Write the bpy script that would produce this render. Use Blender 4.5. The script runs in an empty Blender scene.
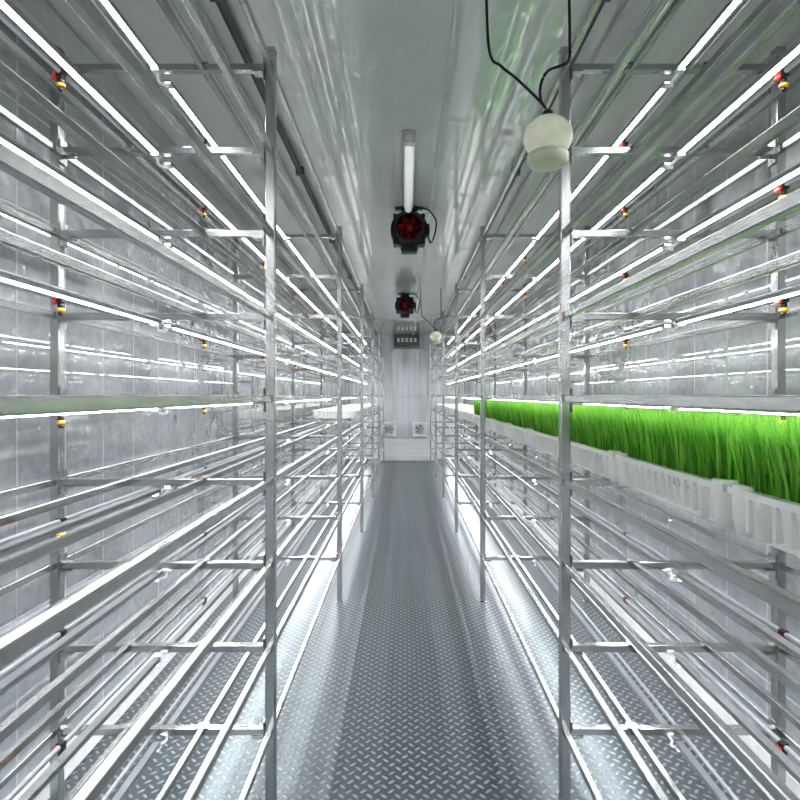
import bpy, bmesh, math, random
from mathutils import Vector, Matrix
random.seed(4)
C = bpy.context.scene.collection
sc = bpy.context.scene

# ------------------------------------------------------------------ materials
class NT:
    def __init__(s, name):
        s.m = bpy.data.materials.new(name); s.m.use_nodes = True
        s.t = s.m.node_tree; s.n = s.t.nodes; s.l = s.t.links
        s.b = s.n["Principled BSDF"]; s.out = s.n["Material Output"]
    def add(s, typ, **kw):
        n = s.n.new(typ)
        for k, v in kw.items(): setattr(n, k, v)
        return n
    def link(s, a, b): s.l.new(a, b)
    def math(s, op, a, b=None, c=None, clamp=False):
        n = s.n.new('ShaderNodeMath'); n.operation = op; n.use_clamp = clamp
        for i, v in enumerate((a, b, c)):
            if v is None: continue
            if isinstance(v, (int, float)): n.inputs[i].default_value = v
            else: s.l.new(v, n.inputs[i])
        return n.outputs[0]
    def ramp(s, fac, stops):
        n = s.n.new('ShaderNodeValToRGB')
        e = n.color_ramp.elements
        while len(e) < len(stops): e.new(0.5)
        for i, (p, c) in enumerate(stops):
            e[i].position = p; e[i].color = (*c, 1)
        s.l.new(fac, n.inputs[0]); return n.outputs[0]
    def noise(s, vec, scale, detail=3, rough=.5, dist=0):
        n = s.n.new('ShaderNodeTexNoise')
        n.inputs['Scale'].default_value = scale; n.inputs['Detail'].default_value = detail
        n.inputs['Roughness'].default_value = rough; n.inputs['Distortion'].default_value = dist
        if vec: s.l.new(vec, n.inputs['Vector'])
        return n.outputs[0]
    def mapping(s, scale=(1,1,1), rot=(0,0,0), src='Object'):
        tc = s.n.new('ShaderNodeTexCoord'); mp = s.n.new('ShaderNodeMapping')
        mp.inputs['Scale'].default_value = scale; mp.inputs['Rotation'].default_value = rot
        s.l.new(tc.outputs[src], mp.inputs['Vector']); return mp.outputs[0]
    def bump(s, h, strength=.3, dist=.01):
        n = s.n.new('ShaderNodeBump'); n.inputs['Strength'].default_value = strength
        n.inputs['Distance'].default_value = dist
        s.l.new(h, n.inputs['Height']); s.l.new(n.outputs[0], s.b.inputs['Normal'])

def plain(name, col, rough=.5, metal=0, var=.06, nscale=30, emit=None, estr=0, coat=0):
    t = NT(name)
    v = t.mapping()
    f = t.noise(v, nscale, 3)
    a = tuple(max(0, c*(1-var)) for c in col); b = tuple(min(1, c*(1+var)) for c in col)
    t.link(t.ramp(f, [(.3, a), (.7, b)]), t.b.inputs['Base Color'])
    t.b.inputs['Roughness'].default_value = rough; t.b.inputs['Metallic'].default_value = metal
    t.b.inputs['Coat Weight'].default_value = coat
    if emit:
        t.b.inputs['Emission Color'].default_value = (*emit, 1); t.b.inputs['Emission Strength'].default_value = estr
    return t.m

def mat_steel():
    t = NT("brushed_steel")
    v = t.mapping(src='Object')
    f = t.noise(v, 4, 3); g = t.noise(v, 3, 2)
    t.link(t.ramp(f, [(.3, (.42,.425,.42)), (.7, (.56,.565,.56))]), t.b.inputs['Base Color'])
    t.b.inputs['Metallic'].default_value = .97
    t.link(t.math('MULTIPLY_ADD', g, .10, .19), t.b.inputs['Roughness'])
    return t.m

def mat_wall():
    # grey insulated panels with a loose, shiny clear film pinned over them in a grid
    t = NT("wall_film_panel")
    tc = t.add('ShaderNodeTexCoord'); sep = t.add('ShaderNodeSeparateXYZ'); t.link(tc.outputs['Object'], sep.inputs[0])
    comb = t.add('ShaderNodeCombineXYZ'); t.link(sep.outputs['Y'], comb.inputs[0]); t.link(sep.outputs['Z'], comb.inputs[1])
    vec = comb.outputs[0]
    n1 = t.noise(vec, 2.2, 4, .5, .2); n2 = t.noise(vec, 26, 4, .6, .2)
    mix = t.math('ADD', t.math('MULTIPLY', n1, .6), t.math('MULTIPLY', n2, .4))
    base = t.ramp(mix, [(.38, (.30,.31,.33)), (.5, (.38,.395,.415)), (.62, (.47,.485,.505))])
    br = t.add('ShaderNodeTexBrick', offset=0.0)
    t.link(vec, br.inputs['Vector'])
    br.inputs['Scale'].default_value = 1; br.inputs['Brick Width'].default_value = .24; br.inputs['Row Height'].default_value = .30
    br.inputs['Mortar Size'].default_value = .006; br.inputs['Mortar Smooth'].default_value = .6
    mx = t.add('ShaderNodeMixRGB'); mx.inputs[2].default_value = (.72,.74,.76,1)
    t.link(t.math('MULTIPLY', br.outputs['Fac'], .6), mx.inputs[0]); t.link(base, mx.inputs[1])
    t.link(mx.outputs[0], t.b.inputs['Base Color'])
    t.b.inputs['Metallic'].default_value = .25
    t.b.inputs['Roughness'].default_value = .24
    t.b.inputs['Specular IOR Level'].default_value = .9
    t.b.inputs['Coat Weight'].default_value = 1.0; t.b.inputs['Coat Roughness'].default_value = .02; t.b.inputs['Coat IOR'].default_value = 2.5
    vv = t.add('ShaderNodeMapping'); vv.inputs['Scale'].default_value = (1.6, 1.1, 1); t.link(vec, vv.inputs[0])
    w = t.noise(vv.outputs[0], 3.2, 1, .5, .4); w2 = t.noise(vv.outputs[0], 8, 1, .5, 1.0)
    rid = t.math('ABSOLUTE', t.math('SUBTRACT', w2, .5))       # folds in the film
    h = t.math('ADD', t.math('ADD', w, t.math('MULTIPLY', rid, .22)), t.math('MULTIPLY', br.outputs['Fac'], -.18))
    t.bump(h, .7, .035)
    return t.m

def mat_ceiling():
    t = NT("ceiling_panel")
    v = t.mapping()
    f = t.noise(v, 3, 4)
    t.link(t.ramp(f, [(.3, (.86,.875,.85)), (.7, (.93,.94,.92))]), t.b.inputs['Base Color'])
    t.b.inputs['Roughness'].default_value = .18
    t.b.inputs['Coat Weight'].default_value = 1; t.b.inputs['Coat Roughness'].default_value = .03
    t.b.inputs['Coat IOR'].default_value = 1.8
    v2 = t.mapping(scale=(1.6, 1.0, 1))
    t.bump(t.noise(v2, 5, 3, .5, .5), .25, .02)
    return t.m

def mat_floor():
    t = NT("checker_plate_floor")
    v = t.mapping(scale=(1/.031, 1/.031, 1), rot=(0, 0, math.radians(45)))
    sep = t.add('ShaderNodeSeparateXYZ'); t.link(v, sep.inputs[0])
    u, w = sep.outputs[0], sep.outputs[1]
    chk = t.math('FLOORED_MODULO', t.math('ADD', t.math('FLOOR', u), t.math('FLOOR', w)), 2)
    fu = t.math('SUBTRACT', t.math('FRACT', u), .5); fw = t.math('SUBTRACT', t.math('FRACT', w), .5)
    def ell(a, b):
        return t.math('SUBTRACT', 1, t.math('ADD', t.math('POWER', t.math('DIVIDE', t.math('ABSOLUTE', a), .48), 2),
                                           t.math('POWER', t.math('DIVIDE', t.math('ABSOLUTE', b), .20), 2)))
    e1 = ell(fu, fw); e2 = ell(fw, fu)
    h = t.math('ADD', t.math('MULTIPLY', t.math('MAXIMUM', e1, 0), t.math('SUBTRACT', 1, chk)), t.math('MULTIPLY', t.math('MAXIMUM', e2, 0), chk))
    h = t.math('MULTIPLY', h, 1.2, clamp=True)
    mx = t.add('ShaderNodeMixRGB'); t.link(h, mx.inputs[0]); mx.inputs[1].default_value = (.095,.115,.124,1); mx.inputs[2].default_value = (.30,.33,.345,1)
    t.link(mx.outputs[0], t.b.inputs['Base Color'])
    t.b.inputs['Metallic'].default_value = .4
    t.b.inputs['Roughness'].default_value = .30
    t.bump(h, .7, .003)
    return t.m

def mat_grass():
    t = NT("wheatgrass_blade")
    tc = t.add('ShaderNodeTexCoord'); sep = t.add('ShaderNodeSeparateXYZ'); t.link(tc.outputs['Object'], sep.inputs[0])
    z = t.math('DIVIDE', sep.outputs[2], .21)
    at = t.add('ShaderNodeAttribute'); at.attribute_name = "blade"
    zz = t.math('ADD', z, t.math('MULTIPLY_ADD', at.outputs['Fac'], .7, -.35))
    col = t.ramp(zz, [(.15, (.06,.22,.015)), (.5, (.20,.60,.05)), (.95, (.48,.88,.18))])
    t.link(col, t.b.inputs['Base Color']); t.b.inputs['Roughness'].default_value = .42
    tr = t.add('ShaderNodeBsdfTranslucent'); t.link(col, tr.inputs[0])
    ms = t.add('ShaderNodeMixShader'); ms.inputs[0].default_value = .4
    t.link(t.b.outputs[0], ms.inputs[1]); t.link(tr.outputs[0], ms.inputs[2]); t.link(ms.outputs[0], t.out.inputs[0])
    return t.m

STEEL = mat_steel(); WALL = mat_wall(); CEIL = mat_ceiling(); FLOOR = mat_floor(); GRASS = mat_grass()
ALU = plain("aluminium_housing", (.45,.46,.47), .35, .7)
LED = plain("led_diffuser", (1,1,1), .4, emit=(.96,.98,1.0), estr=34)
WHITEP = plain("white_plastic", (.85,.85,.83), .35)
CORDM = plain("white_cord_glow", (.9,.9,.9), .3, emit=(.95,.98,1), estr=.2)  # cord is no lamp; faint emission added so the jumpers look brightly lit
TRAYM = plain("tray_white_plastic", (.92,.92,.88), .38, var=.03, nscale=8)
BLACK = plain("black_plastic", (.015,.015,.017), .35)
BLACKM = plain("black_rubber_cable", (.012,.012,.012), .6)
RED = plain("dull_red_plastic", (.50,.03,.02), .4)
IMPR = plain("dark_red_impeller", (.48,.012,.02), .35)
DRED = plain("red_impeller_hub", (.24,.012,.012), .4)
YEL = plain("amber_plastic", (.70,.36,.03), .4)
PIPEW = plain("grey_pipe_plastic", (.36,.38,.39), .3)
DKPIPE = plain("dark_grey_metal", (.16,.17,.18), .4, .4)
TRIMM = plain("trim_white_metal", (.80,.81,.80), .25)
LIDM = plain("milky_globe_plastic", (.86,.86,.70), .25, emit=(.9,.9,.70), estr=.14, coat=.5)
CREAM = plain("cream_collar_plastic", (.70,.70,.56), .3)
FIXM = plain("clear_tube_plastic", (.9,.92,.93), .2, emit=(1,1,1), estr=.45, coat=.5)
BACKM = plain("back_wall_sheet", (.85,.87,.88), .3, .1, var=.08, nscale=4)
DOORM = plain("door_pale_sheet", (.88,.89,.90), .10, .55, var=.03, nscale=5, coat=1)
DARKG = plain("dark_grey_enclosure", (.14,.15,.15), .4)
SIGNT = plain("pale_sign_lettering", (.8,.85,.82), .5, emit=(.8,.9,.85), estr=.3)
ROOT = plain("root_mat", (.14,.22,.04), .9, var=.4)
SILV = plain("vent_white_plastic", (.94,.95,.96), .4)

# ------------------------------------------------------------------ mesh helpers
def box(bm, x0, x1, y0, y1, z0, z1, mi=0, ch=0):
    r = bmesh.ops.create_cube(bm, size=1, matrix=Matrix.Translation(((x0+x1)/2, (y0+y1)/2, (z0+z1)/2)) @ Matrix.Diagonal((x1-x0, y1-y0, z1-z0, 1)))
    fs = set(f for v in r['verts'] for f in v.link_faces)
    for f in fs: f.material_index = mi
    if ch:
        es = list(set(e for v in r['verts'] for e in v.link_edges))
        rr = bmesh.ops.bevel(bm, geom=es, offset=ch, segments=1, affect='EDGES')
        for f in rr['faces']: f.material_index = mi

AX = {'Z': Matrix.Identity(4), 'Y': Matrix.Rotation(-math.pi/2, 4, 'X'), 'X': Matrix.Rotation(math.pi/2, 4, 'Y')}
def lathe(bm, prof, axis='Z', c=(0,0,0), seg=24, mi=0, cap=True):
    M = Matrix.Translation(c) @ AX[axis]
    rings = []
    for r, t in prof:
        rings.append([bm.verts.new(M @ Vector((r*math.cos(2*math.pi*i/seg), r*math.sin(2*math.pi*i/seg), t))) for i in range(seg)])
    for a, b in zip(rings, rings[1:]):
        for i in range(seg):
            f = bm.faces.new((a[i], a[(i+1) % seg], b[(i+1) % seg], b[i])); f.material_index = mi; f.smooth = True
    if cap:
        for rg in (rings[0][::-1], rings[-1]):
            f = bm.faces.new(rg); f.material_index = mi

def tube(bm, pts, r, seg=8, mi=0):
    pts = [Vector(p) for p in pts]
    rings = []
    for i, p in enumerate(pts):
        d = (pts[min(i+1, len(pts)-1)] - pts[max(i-1, 0)]).normalized()
        up = Vector((0,0,1)) if abs(d.z) < .9 else Vector((1,0,0))
        a = d.cross(up).normalized(); b = d.cross(a)
        rings.append([bm.verts.new(p + r*(a*math.cos(2*math.pi*k/seg)+b*math.sin(2*math.pi*k/seg))) for k in range(seg)])
    for a, b in zip(rings, rings[1:]):
        for k in range(seg):
            f = bm.faces.new((a[k], a[(k+1)%seg], b[(k+1)%seg], b[k])); f.smooth = True; f.material_index = mi
    bm.faces.new(rings[0][::-1]); bm.faces.new(rings[-1])

def spline(ctrl, n=8):
    P = [Vector(c) for c in ctrl]; P = [P[0]*2-P[1]] + P + [P[-1]*2-P[-2]]
    out = []
    for i in range(1, len(P)-2):
        for k in range(n):
            t = k/n; a, b, c, d = P[i-1], P[i], P[i+1], P[i+2]
            out.append(.5*((2*b)+(c-a)*t+(2*a-5*b+4*c-d)*t*t+(3*b-a-3*c+d)*t**3))
    out.append(P[-2]); return out

def mesh(name, fn, mats):
    bm = bmesh.new(); fn(bm)
    bmesh.ops.recalc_face_normals(bm, faces=bm.faces)
    me = bpy.data.meshes.new(name); bm.to_mesh(me); bm.free()
    for m in (mats if isinstance(mats, (list, tuple)) else [mats]): me.materials.append(m)
    return me

def obj(name, me, loc=(0,0,0), parent=None, rot=(0,0,0), **props):
    o = bpy.data.objects.new(name, me); C.objects.link(o)
    o.location = loc; o.rotation_euler = rot
    if parent: o.parent = parent
    for k, v in props.items(): o[k] = v
    return o

def empty(name, loc, **props):
    o = obj(name, None, loc, **props); o.empty_display_size = .05; return o

# ------------------------------------------------------------------ layout constants
EYE = 1.25; CEILZ = 2.40; XL, XR = -1.13, 1.205; YB, YF = -1.2, 11.1
YS = [1.70 + 1.79*(i-1) for i in range(7)]
BAY = 1.79
TIERS = [.265 + .2435*k for k in range(9)]
SIDES = [(-.395, -1), (.470, 1)]
DEPTH = .63

# ------------------------------------------------------------------ room
def st(name, fn, m, **kw):
    return obj(name, mesh(name, fn, m), kind="structure", **kw)
st("floor", lambda b: box(b, XL-.1, XR+.1, YB, YF+.1, -.1, 0), FLOOR, label="blue-grey raised-pattern checker plate metal floor")
st("ceiling", lambda b: box(b, XL-.1, XR+.1, YB, YF+.1, CEILZ, CEILZ+.1), CEIL, label="glossy pale grey panelled ceiling")
st("wall_left", lambda b: box(b, XL-.1, XL, YB, YF+.1, 0, CEILZ), WALL, label="grey panel wall covered with shiny clear film")
st("wall_right", lambda b: box(b, XR, XR+.1, YB, YF+.1, 0, CEILZ), WALL, label="grey panel wall covered with shiny clear film")
def backwall(b):
    n = 58; w = (XR-XL)/n
    prof = []
    for i in range(n):
        x = XL + i*w
        d = 0 if i % 2 == 0 else -.02
        prof += [(x+.003, YF+d), (x+w-.003, YF+d)]
    vs = [(b.verts.new((x, y, 0)), b.verts.new((x, y, CEILZ))) for x, y in prof]
    for a, c in zip(vs, vs[1:]):
        b.faces.new((a[0], c[0], c[1], a[1]))
    box(b, XL, XR, YF+.01, YF+.1, 0, CEILZ)
st("wall_back", backwall, BACKM, label="vertically corrugated grey metal end wall")
def door(b):
    x0, x1 = -.25, .40
    box(b, x0, x0+.035, YF-.06, YF-.021, .42, 2.13)
    box(b, x1-.035, x1, YF-.06, YF-.021, .42, 2.13)
    box(b, x0, x1, YF-.06, YF-.021, 2.09, 2.13)
    box(b, x0+.036, x1-.036, YF-.04, YF-.021, .42, 2.09)
    for i in range(5):
        x = x0+.10+i*.108
        box(b, x, x+.018, YF-.052, YF-.041, .44, 2.08, ch=.004)
    box(b, x0+.036, x1-.036, YF-.055, YF-.041, 1.22, 1.25, ch=.004)
st("door_1", door, DOORM, label="pale grey metal door panel with thin vertical ribs")
def base(b):
    box(b, -.5, .6, YF-.16, YF-.062, 0, .42, ch=.01)
    for z in (.08, .16, .24, .32): box(b, -.45, .55, YF-.175, YF-.161, z, z+.03)
st("baseboard_back", base, TRIMM)
# trims along the ceiling
st("trim_1", lambda b: box(b, .145, .165, YB, YF-.2, CEILZ-.012, CEILZ-.0005), TRIMM)
st("trim_2", lambda b: (box(b, XL, XL+.09, YB, YF-.2, CEILZ-.10, CEILZ-.0005, ch=.01)), TRIMM)
st("trim_3", lambda b: (box(b, XR-.09, XR, YB, YF-.2, CEILZ-.10, CEILZ-.0005, ch=.01)), TRIMM)
st("trim_4", lambda b: (box(b, -.67, -.60, YB, YF-.2, CEILZ-.03, CEILZ-.0005, ch=.008)), TRIMM)
st("trim_5", lambda b: (box(b, .64, .71, YB, YF-.2, CEILZ-.03, CEILZ-.0005, ch=.008)), TRIMM)
st("baseboard_left", lambda b: box(b, XL, XL+.03, YB, YF-.2, 0, .09, ch=.004), TRIMM)
st("baseboard_right", lambda b: box(b, XR-.03, XR, YB, YF-.2, 0, .09, ch=.004), TRIMM)
for x in (-.53, .56):
    def cp(b, x=x):
        tube(b, [(x, YB, CEILZ-.022), (x, YF-.2, CEILZ-.022)], .013, 12)
        for i in range(8): box(b, x-.02, x+.02, .3+i*1.3, .33+i*1.3, CEILZ-.04, CEILZ-.001)
    obj("conduit_pipe", mesh("conduit_pipe", cp, DKPIPE), category="pipe", group="ceiling conduits",
        label="thin dark grey conduit clipped along the ceiling")

# ------------------------------------------------------------------ racks
RAILOFF = [0, .20, .42, DEPTH]
Y0R, Y1R = YS[0]-.05, YS[6]+.05
post_me = mesh("post", lambda b: (box(b, -.0145, .0145, -.0145, .0145, .006, 2.262, ch=.003), box(b, -.020, .020, -.020, .020, 0, .006, ch=.001),
                                 box(b, -.0155, .0155, -.0155, .0155, 2.255, 2.27, ch=.003)), STEEL)
rail_me = mesh("rail", lambda b: box(b, -.008, .008, Y0R, Y1R, -.0095, .0105, ch=.002), STEEL)
def crossbar(b):
    box(b, 0, DEPTH, -.011, .011, -.0125, .0085, ch=.002)
    for x, s in ((.016, 1), (DEPTH-.016, -1)):      # welded angle bracket at each end
        box(b, min(x, x+s*.035), max(x, x+s*.035), -.017, .017, -.018, -.0125)
        box(b, min(x, x+s*.004), max(x, x+s*.004), -.017, .017, -.04, .03)
    for x in RAILOFF[1:3]:
        box(b, x-.016, x+.016, -.014, .014, .0085, .012)
cross_me = mesh("crossbar", crossbar, STEEL)
for x0, s in SIDES:
    rk = empty("storage_rack", (x0, 0, 0), category="shelving rack", group="grow room racks",
               label="long nine-tier polished steel open rack " + ("carrying trays of green wheatgrass" if s > 0 else "with mostly bare rails and lamps"))
    for y in YS:
        for d in (0, DEPTH):
            obj("post", post_me, (s*d, y, 0), rk)
        if y > 0:
            for z in TIERS:
                obj("crossbar", cross_me, (0, y, z), rk, rot=(0, 0, 0 if s > 0 else math.pi))
    for z in TIERS:
        for d in RAILOFF:
            obj("rail", rail_me, (s*d, 0, z), rk)

# ------------------------------------------------------------------ LED lamps
LO = .32
hl = BAY/2 - .035
def house(b):
    box(b, -.010, .010, -hl, hl, -.007, 0, ch=.0015)
    box(b, -.010, -.0080, -hl, hl, -.0135, -.007)
    box(b, .0080, .010, -hl, hl, -.0135, -.007)
house_me = mesh("lamp_housing", house, ALU)
def diff(b):
    n = 8; pr = []
    for i in range(n+1):
        a = math.pi*i/n; pr.append((.0070*math.cos(a), -.0093-.0074*math.sin(a)))
    r0 = [b.verts.new((x, -hl+.012, z)) for x, z in pr]; r1 = [b.verts.new((x, hl-.012, z)) for x, z in pr]
    for i in range(n):
        b.faces.new((r0[i], r0[i+1], r1[i+1], r1[i])).smooth = True
    b.faces.new(r0); b.faces.new(r1); b.faces.new((r0[0], r0[n], r1[n], r1[0]))
diff_me = mesh("lamp_tube", diff, LED)
cap_me = mesh("end_cap", lambda b: box(b, -.012, .012, -.012, .012, -.022, -.0137, ch=.002), WHITEP)
def jump(b):
    tube(b, spline([(0, -.005, -.018), (-.003, .010, -.024), (-.008, .030, -.030), (.004, .050, -.030), (.002, .062, -.024), (0, .075, -.018)], 6), .0038, 8)
jump_me = mesh("power_cord", jump, CORDM)
for x0, s in SIDES:
    for z in TIERS:
        for i in range(6):
            yc = (YS[i]+YS[i+1])/2
            L = empty("led_grow_light", (x0+s*LO, yc, z-.0135), category="light", group="led strip lights under the rack tiers",
                      label="slim white LED strip light fixed under a rack tier")
            obj("lamp_housing", house_me, parent=L); obj("lamp_tube", diff_me, parent=L)
            obj("end_cap", cap_me, (0, -hl+.006, 0), L); obj("end_cap", cap_me, (0, hl-.006, 0), L)
            if i < 5: obj("power_cord", jump_me, (0, hl, 0), L)

# ------------------------------------------------------------------ water pipes and misting nozzles
PO = .352
pipe_me = mesh("water_pipe", lambda b: tube(b, [(0, Y0R, 0), (0, Y1R, 0)], .006, 10), PIPEW)
nb_me = mesh("nozzle_body", lambda b: (box(b, -.008, .008, -.009, .009, -.012, .008, ch=.002), lathe(b, [(.0065, -.024), (.0065, -.012)], seg=12),
                                      lathe(b, [(.002, -.042), (.005, -.040), (.005, -.033)], seg=12)), BLACK)
nc_me = mesh("nozzle_cap", lambda b: box(b, -.017, -.008, -.009, .009, -.016, .000, ch=.003), RED)
nt_me = mesh("nozzle_ring", lambda b: lathe(b, [(.006, -.033), (.009, -.031), (.009, -.026), (.0065, -.024)], seg=12), YEL)
for x0, s in SIDES:
    for ti, z in enumerate(TIERS):
        px, pz = x0+s*PO, z-.0135-.006
        obj("water_pipe", pipe_me, (px, 0, pz), category="pipe", group="irrigation pipes", label="thin grey irrigation pipe clipped under a rack tier")
        if ti == 0: continue
        for i in range(6):
            for q in (.25, .75):
                y = YS[i] + BAY*q
                if y < .9 or y > 8.5: continue
                N = empty("misting_nozzle", (px, y, pz), category="nozzle", group="misting nozzles",
                          label="small red, yellow and black misting nozzle on a thin pipe")
                obj("nozzle_body", nb_me, parent=N); obj("nozzle_cap", nc_me, parent=N); obj("nozzle_ring", nt_me, parent=N)

# ------------------------------------------------------------------ trays
TL, TW, TH = .530, .46, .082       # along Y, across X, height
def traybody(b):
    t = .004; ins = .02
    def ring(x0, x1, y0, y1, z): return [b.verts.new(p) for p in ((x0,y0,z),(x1,y0,z),(x1,y1,z),(x0,y1,z))]
    hy = TL/2
    R = [ring(ins, TW-ins, -hy+ins, hy-ins, 0), ring(.012, TW-.012, -hy+.012, hy-.012, TH-.012),
         ring(0, TW, -hy, hy, TH-.012), ring(0, TW, -hy, hy, TH),
         ring(.016, TW-.016, -hy+.016, hy-.016, TH), ring(ins+t, TW-ins-t, -hy+ins+t, hy-ins-t, .008)]
    b.faces.new(R[0][::-1]); b.faces.new(R[-1])
    for a, c in zip(R, R[1:]):
        for i in range(4): b.faces.new((a[i], a[(i+1)%4], c[(i+1)%4], c[i]))
    n = 13
    for i in range(n):                       # stiffening ribs
        y = -hy+.05 + (TL-.10)*i/(n-1)
        for x0, x1 in ((.006, .018), (TW-.018, TW-.006)):
            box(b, x0, x1, y-.0025, y+.0025, .012, TH-.012)
    for i in range(10):
        x = .05+(TW-.10)*i/9
        for y0, y1 in ((-hy+.004, -hy+.018), (hy-.018, hy-.004)):
            box(b, x-.0025, x+.0025, y0, y1, .012, TH-.012)
    for x in (.022, TW-.022):                # rounded corner feet/handles
        for y in (-hy+.026, hy-.026):
            lathe(b, [(.018, .002), (.024, .03), (.026, TH-.004), (.024, TH+.006), (.016, TH+.006)], c=(x, y, 0), seg=16)
    for y in (-hy+.085, hy-.085):
        lathe(b, [(.010, .006), (.016, TH-.02), (.017, TH-.002)], c=(.016, y, 0), seg=12)
tray_me = mesh("tray_body", traybody, TRAYM)
def grassmesh(seed, nb):
    rnd = random.Random(seed)
    vs, fs, cl = [], [], []
    for k in range(nb):
        edge = rnd.random() < .22
        x = rnd.uniform(.018, TW-.02) if not edge else rnd.uniform(.014, .05)
        y = rnd.uniform(-TL/2+.012, TL/2-.012)
        top = rnd.gauss(.194, .015)
        if x > .18: top = min(top, .198)
        if .275-.098-.035 < x < .32: top = min(top, rnd.uniform(.145, .155))
        top = min(max(top, .12), .217)
        a = rnd.uniform(0, math.pi); w = rnd.uniform(.0013, .0025)
        lx, ly = rnd.gauss(0, .013), rnd.gauss(0, .015)
        if x < .05: lx -= rnd.uniform(0, .012)
        ly = max(-TL/2+.003-y, min(TL/2-.003-y, ly))
        if x+lx < -.004: lx = -.004-x
        dx, dy = math.cos(a)*w, math.sin(a)*w
        z0 = .05; i0 = len(vs)
        for j, (t, ww) in enumerate(((0, .8), (.4, 1), (.75, .8))):
            cx, cy, cz = x+lx*t*t, y+ly*t*t, z0+(top-z0)*t
            vs += [(cx-dx*ww, cy-dy*ww, cz), (cx+dx*ww, cy+dy*ww, cz)]
        vs.append((x+lx, y+ly, top))
        cl += [rnd.random()]*7
        fs += [(i0, i0+1, i0+3, i0+2), (i0+2, i0+3, i0+5, i0+4), (i0+4, i0+5, i0+6)]
    me = bpy.data.meshes.new("wheatgrass"); me.from_pydata(vs, [], fs); me.materials.append(GRASS)
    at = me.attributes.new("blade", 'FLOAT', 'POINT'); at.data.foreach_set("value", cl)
    return me
gms = [grassmesh(11, 6500), grassmesh(12, 6500), grassmesh(13, 6500)]
root_me = mesh("root_mat", lambda b: box(b, .024, TW-.024, -TL/2+.024, TL/2-.024, .010, .068, ch=.004), ROOT)
TZ = TIERS[3] + .0122
for k in range(18):
    y = .48 + .545*(k+.5)
    g = k < 8
    T = empty("seedling_tray", (.470+.098, y, TZ), category="tray",
              group="grass trays on the rack" if g else "empty trays on the rack",
              label="ribbed white plastic tray full of tall bright green wheatgrass" if g else "empty ribbed white plastic seedling tray on steel rack")
    obj("tray_body", tray_me, parent=T)
    if g:
        obj("root_mat", root_me, parent=T)
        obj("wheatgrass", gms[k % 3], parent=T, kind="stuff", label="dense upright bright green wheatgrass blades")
for k in range(8):
    y = 5.94 + .545*(k+.5)
    T = empty("seedling_tray", (-.395-.098-TW, y, TZ), category="tray", group="empty trays on the rack",
              label="empty ribbed white plastic seedling tray on steel rack")
    obj("tray_body", tray_me, parent=T)

# ------------------------------------------------------------------ ceiling lamp strip
F = empty("ceiling_tube_light", (.02, 3.02, CEILZ), category="light", label="slim pale clear tube light mounted along the ceiling")
obj("mounting_base", mesh("mb", lambda b: box(b, -.030, .030, -.52, .52, -.018, 0, ch=.004), TRIMM), parent=F)
obj("lamp_tube", mesh("lt", lambda b: lathe(b, [(.018, -.49), (.021, -.48), (.021, .48), (.018, .49)], axis='Y', c=(0,0,-.040), seg=16), FIXM), parent=F)
obj("end_cap", mesh("ec", lambda b: box(b, -.022, .022, -.52, -.48, -.058, -.0185, ch=.004), WHITEP), parent=F)
obj("end_cap", mesh("ec", lambda b: box(b, -.022, .022, .48, .52, -.058, -.0185, ch=.004), WHITEP), parent=F)

# ------------------------------------------------------------------ duct fans
fh = mesh("fan_housing", lambda b: lathe(b, [(.078, -.10), (.088, -.105), (.092, -.10), (.092, -.055), (.112, -.045), (.115, .045), (.092, .055),
                                             (.092, .10), (.082, .10), (.078, .06), (.078, -.10)], axis='Y', seg=32, cap=False), BLACK)
def imp(b):
    for i in range(7):
        a = i*2*math.pi/7; n = 5
        row = []
        for j in range(n+1):
            r = .026 + (.074-.026)*j/n; tw = .55-.25*j/n; sw = a + .35*j/n
            for s in (-1, 1):
                aa = sw + s*tw*.55
                row.append(b.verts.new((r*math.cos(aa), -.05+s*.014, r*math.sin(aa))))
        for j in range(n):
            b.faces.new((row[2*j], row[2*j+1], row[2*j+3], row[2*j+2])).smooth = True
imp_me = mesh("impeller", imp, IMPR)
hub_me = mesh("hub", lambda b: lathe(b, [(.008, -.072), (.024, -.066), (.030, -.04), (.030, .03)], axis='Y', seg=24), DRED)
def strut(b):
    for i in range(6):
        a = i*math.pi/3 + .3
        tube(b, [(.028*math.cos(a), .035, .028*math.sin(a)), (.079*math.cos(a), .035, .079*math.sin(a))], .004, 6)
    lathe(b, [(.079, .045), (.079, .05)], axis='Y', seg=24)
strut_me = mesh("rear_guard", strut, DRED)
def brk(b):
    box(b, -.05, .05, -.05, .05, .112, .135, ch=.004)
    box(b, -.085, .085, -.02, .02, .130, .1395, ch=.002)
    box(b, .095, .125, -.035, .035, -.03, .035, ch=.005)
    for s in (-1, 1):
        for zz in (-1, 1): box(b, s*.085-.012, s*.085+.012, -.05, .05, zz*.08-.012, zz*.08+.012, ch=.004)
    box(b, -.05, .05, -.045, .045, -.135, -.108, ch=.006)
brk_me = mesh("mounting_bracket", brk, BLACK)
for y, x, L in ((3.55, .025, "black round duct fan with red impeller hung from ceiling"), (6.55, 0.0, "black round duct fan with red impeller hung from ceiling")):
    Fn = empty("duct_fan", (x, y, CEILZ-.14), category="fan", label=L, group="ceiling duct fans")
    obj("fan_housing", fh, parent=Fn); obj("impeller", imp_me, parent=Fn); obj("hub", hub_me, parent=Fn)
    obj("rear_guard", strut_me, parent=Fn); obj("mounting_bracket", brk_me, parent=Fn)
    pts = spline([(.112, -.02, -.03), (.13, -.03, -.08), (.15, -.03, -.05), (.165, -.03, .02), (.16, -.02, .07), (.12, -.01, .125), (.085, 0, .136)], 7)
    obj("power_cord", mesh("power_cord", lambda b: tube(b, pts, .0045), BLACKM), parent=Fn, label="black looping cable")

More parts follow.
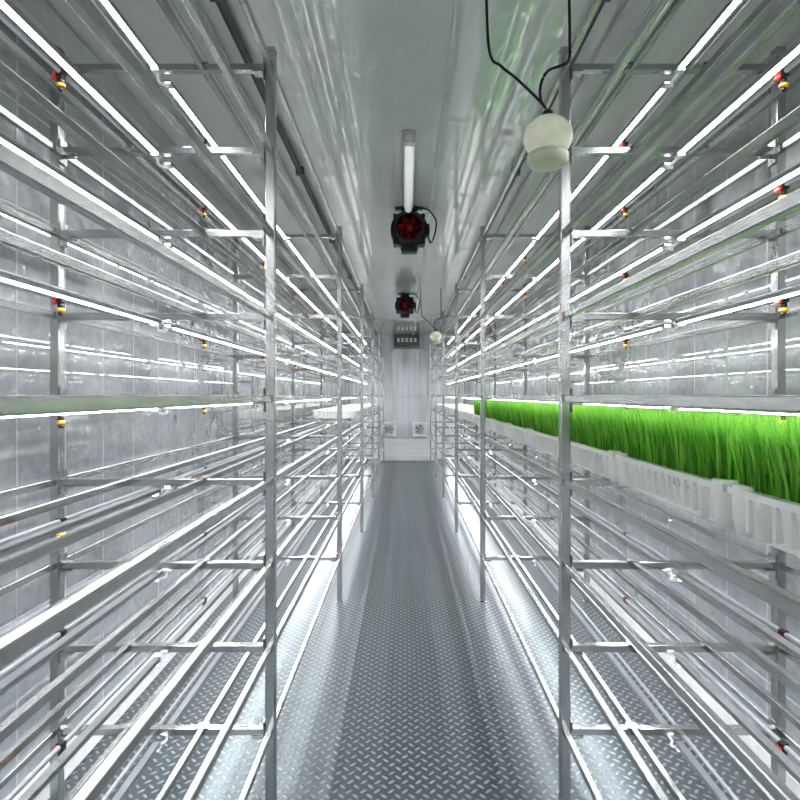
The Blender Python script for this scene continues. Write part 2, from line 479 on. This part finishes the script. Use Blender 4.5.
# ------------------------------------------------------------------ hanging globes
def globe(loc, s=1.0):
    G = empty("globe_lamp", loc, category="lamp", group="hanging globe lamps", label="milky white plastic globe lamp hanging from black cables")
    prof = [(.064*math.sin(math.pi*t/20), .064*math.cos(math.pi*t/20)*.88) for t in range(1, 16)]
    obj("globe", mesh("globe", lambda b: lathe(b, prof, seg=36), LIDM), parent=G)
    obj("lamp_base", mesh("lamp_base", lambda b: (lathe(b, [(.044, -.040), (.053, -.046), (.053, -.062), (.048, -.072), (.03, -.078)], seg=36)), CREAM), parent=G)
    obj("cable_gland", mesh("cg", lambda b: lathe(b, [(.014, .056), (.014, .066), (.008, .074)], seg=16), BLACK), parent=G)
    top = CEILZ-loc[2]
    c1 = spline([(0, 0, .07), (-.015, 0, .09), (-.05, 0, .125), (-.085, .01, .165), (-.12, .02, .20), (-.15, .03, .25), (-.16, .03, top)], 7)
    c2 = spline([(0, 0, .07), (-.018, 0, .10), (-.018, 0, .14), (.0, .0, .175), (.035, .0, .19), (.056, .0, .205), (.058, .0, .26), (.055, .0, top)], 7)
    obj("hanging_cable", mesh("hc", lambda b: tube(b, c1, .0038), BLACKM), parent=G)
    obj("hanging_cable", mesh("hc", lambda b: tube(b, c2, .0038), BLACKM), parent=G)
globe((.376, 1.52, EYE+.678)); globe((.33, 6.2, EYE+.63))

# ------------------------------------------------------------------ end wall fittings
for x in (-.30, .28):
    V = empty("vent_fan", (x, YF-.19, .60), category="fan", group="square vent fans", label="small square white vent fan low on the end wall")
    def fr(b):
        for a0, a1, z0, z1 in ((-.13,.13,.10,.13), (-.13,.13,-.13,-.10), (-.13,-.10,-.10,.10), (.10,.13,-.10,.10)): box(b, a0, a1, -.03, .12, z0, z1)
        box(b, -.10, .10, .05, .12, -.10, .10)
        lathe(b, [(.095, -.03), (.10, -.03), (.10, .0), (.095, .0), (.095, -.03)], axis='Y', seg=24, cap=False)
    obj("frame", mesh("frame", fr, SILV), parent=V)
    def bl(b):
        lathe(b, [(.02, -.02), (.028, -.015), (.028, .02)], axis='Y', seg=16)
        for i in range(5):
            a = i*2*math.pi/5
            p = [b.verts.new((r*math.cos(a+d), yy, r*math.sin(a+d))) for r, d, yy in ((.026,-.3,-.01), (.088,-.15,-.012), (.088,.5,.015), (.026,.4,.012))]
            b.faces.new(p)
    obj("fan_blades", mesh("fan_blades", bl, PIPEW), parent=V)
S = empty("sign_box", (.03, YF-.14, EYE+1.04), category="sign", label="dark rectangular wall sign with small pale characters")
obj("sign_body", mesh("sign_body", lambda b: box(b, -.24, .24, -.03, .08, -.11, .11, ch=.008), DARKG), parent=S)
def chars(b):
    for i in range(5):
        x = -.18+i*.08
        for z in (-.025, 0, .025): box(b, x, x+.05, -.036, -.0305, z-.004, z+.004)
        box(b, x+.021, x+.029, -.036, -.0305, -.035, .035)
obj("sign_lettering", mesh("sl", chars, SIGNT), parent=S)

# ------------------------------------------------------------------ world, camera
w = bpy.data.worlds.new("World"); sc.world = w; w.use_nodes = True
w.node_tree.nodes["Background"].inputs[0].default_value = (.9, .93, 1, 1)
w.node_tree.nodes["Background"].inputs[1].default_value = .6
cam = bpy.data.cameras.new("Camera"); co = bpy.data.objects.new("Camera", cam); C.objects.link(co)
co.location = (0, 0, EYE); co.rotation_euler = (math.pi/2, 0, 0)
cam.lens = 36*577/800; cam.sensor_width = 36; cam.shift_x = -5/800; cam.shift_y = -5/800; cam.clip_start = .02
sc.camera = co
sc.view_settings.view_transform = 'Standard'; sc.view_settings.look = 'None'
sc.view_settings.exposure = .16; sc.view_settings.gamma = .89
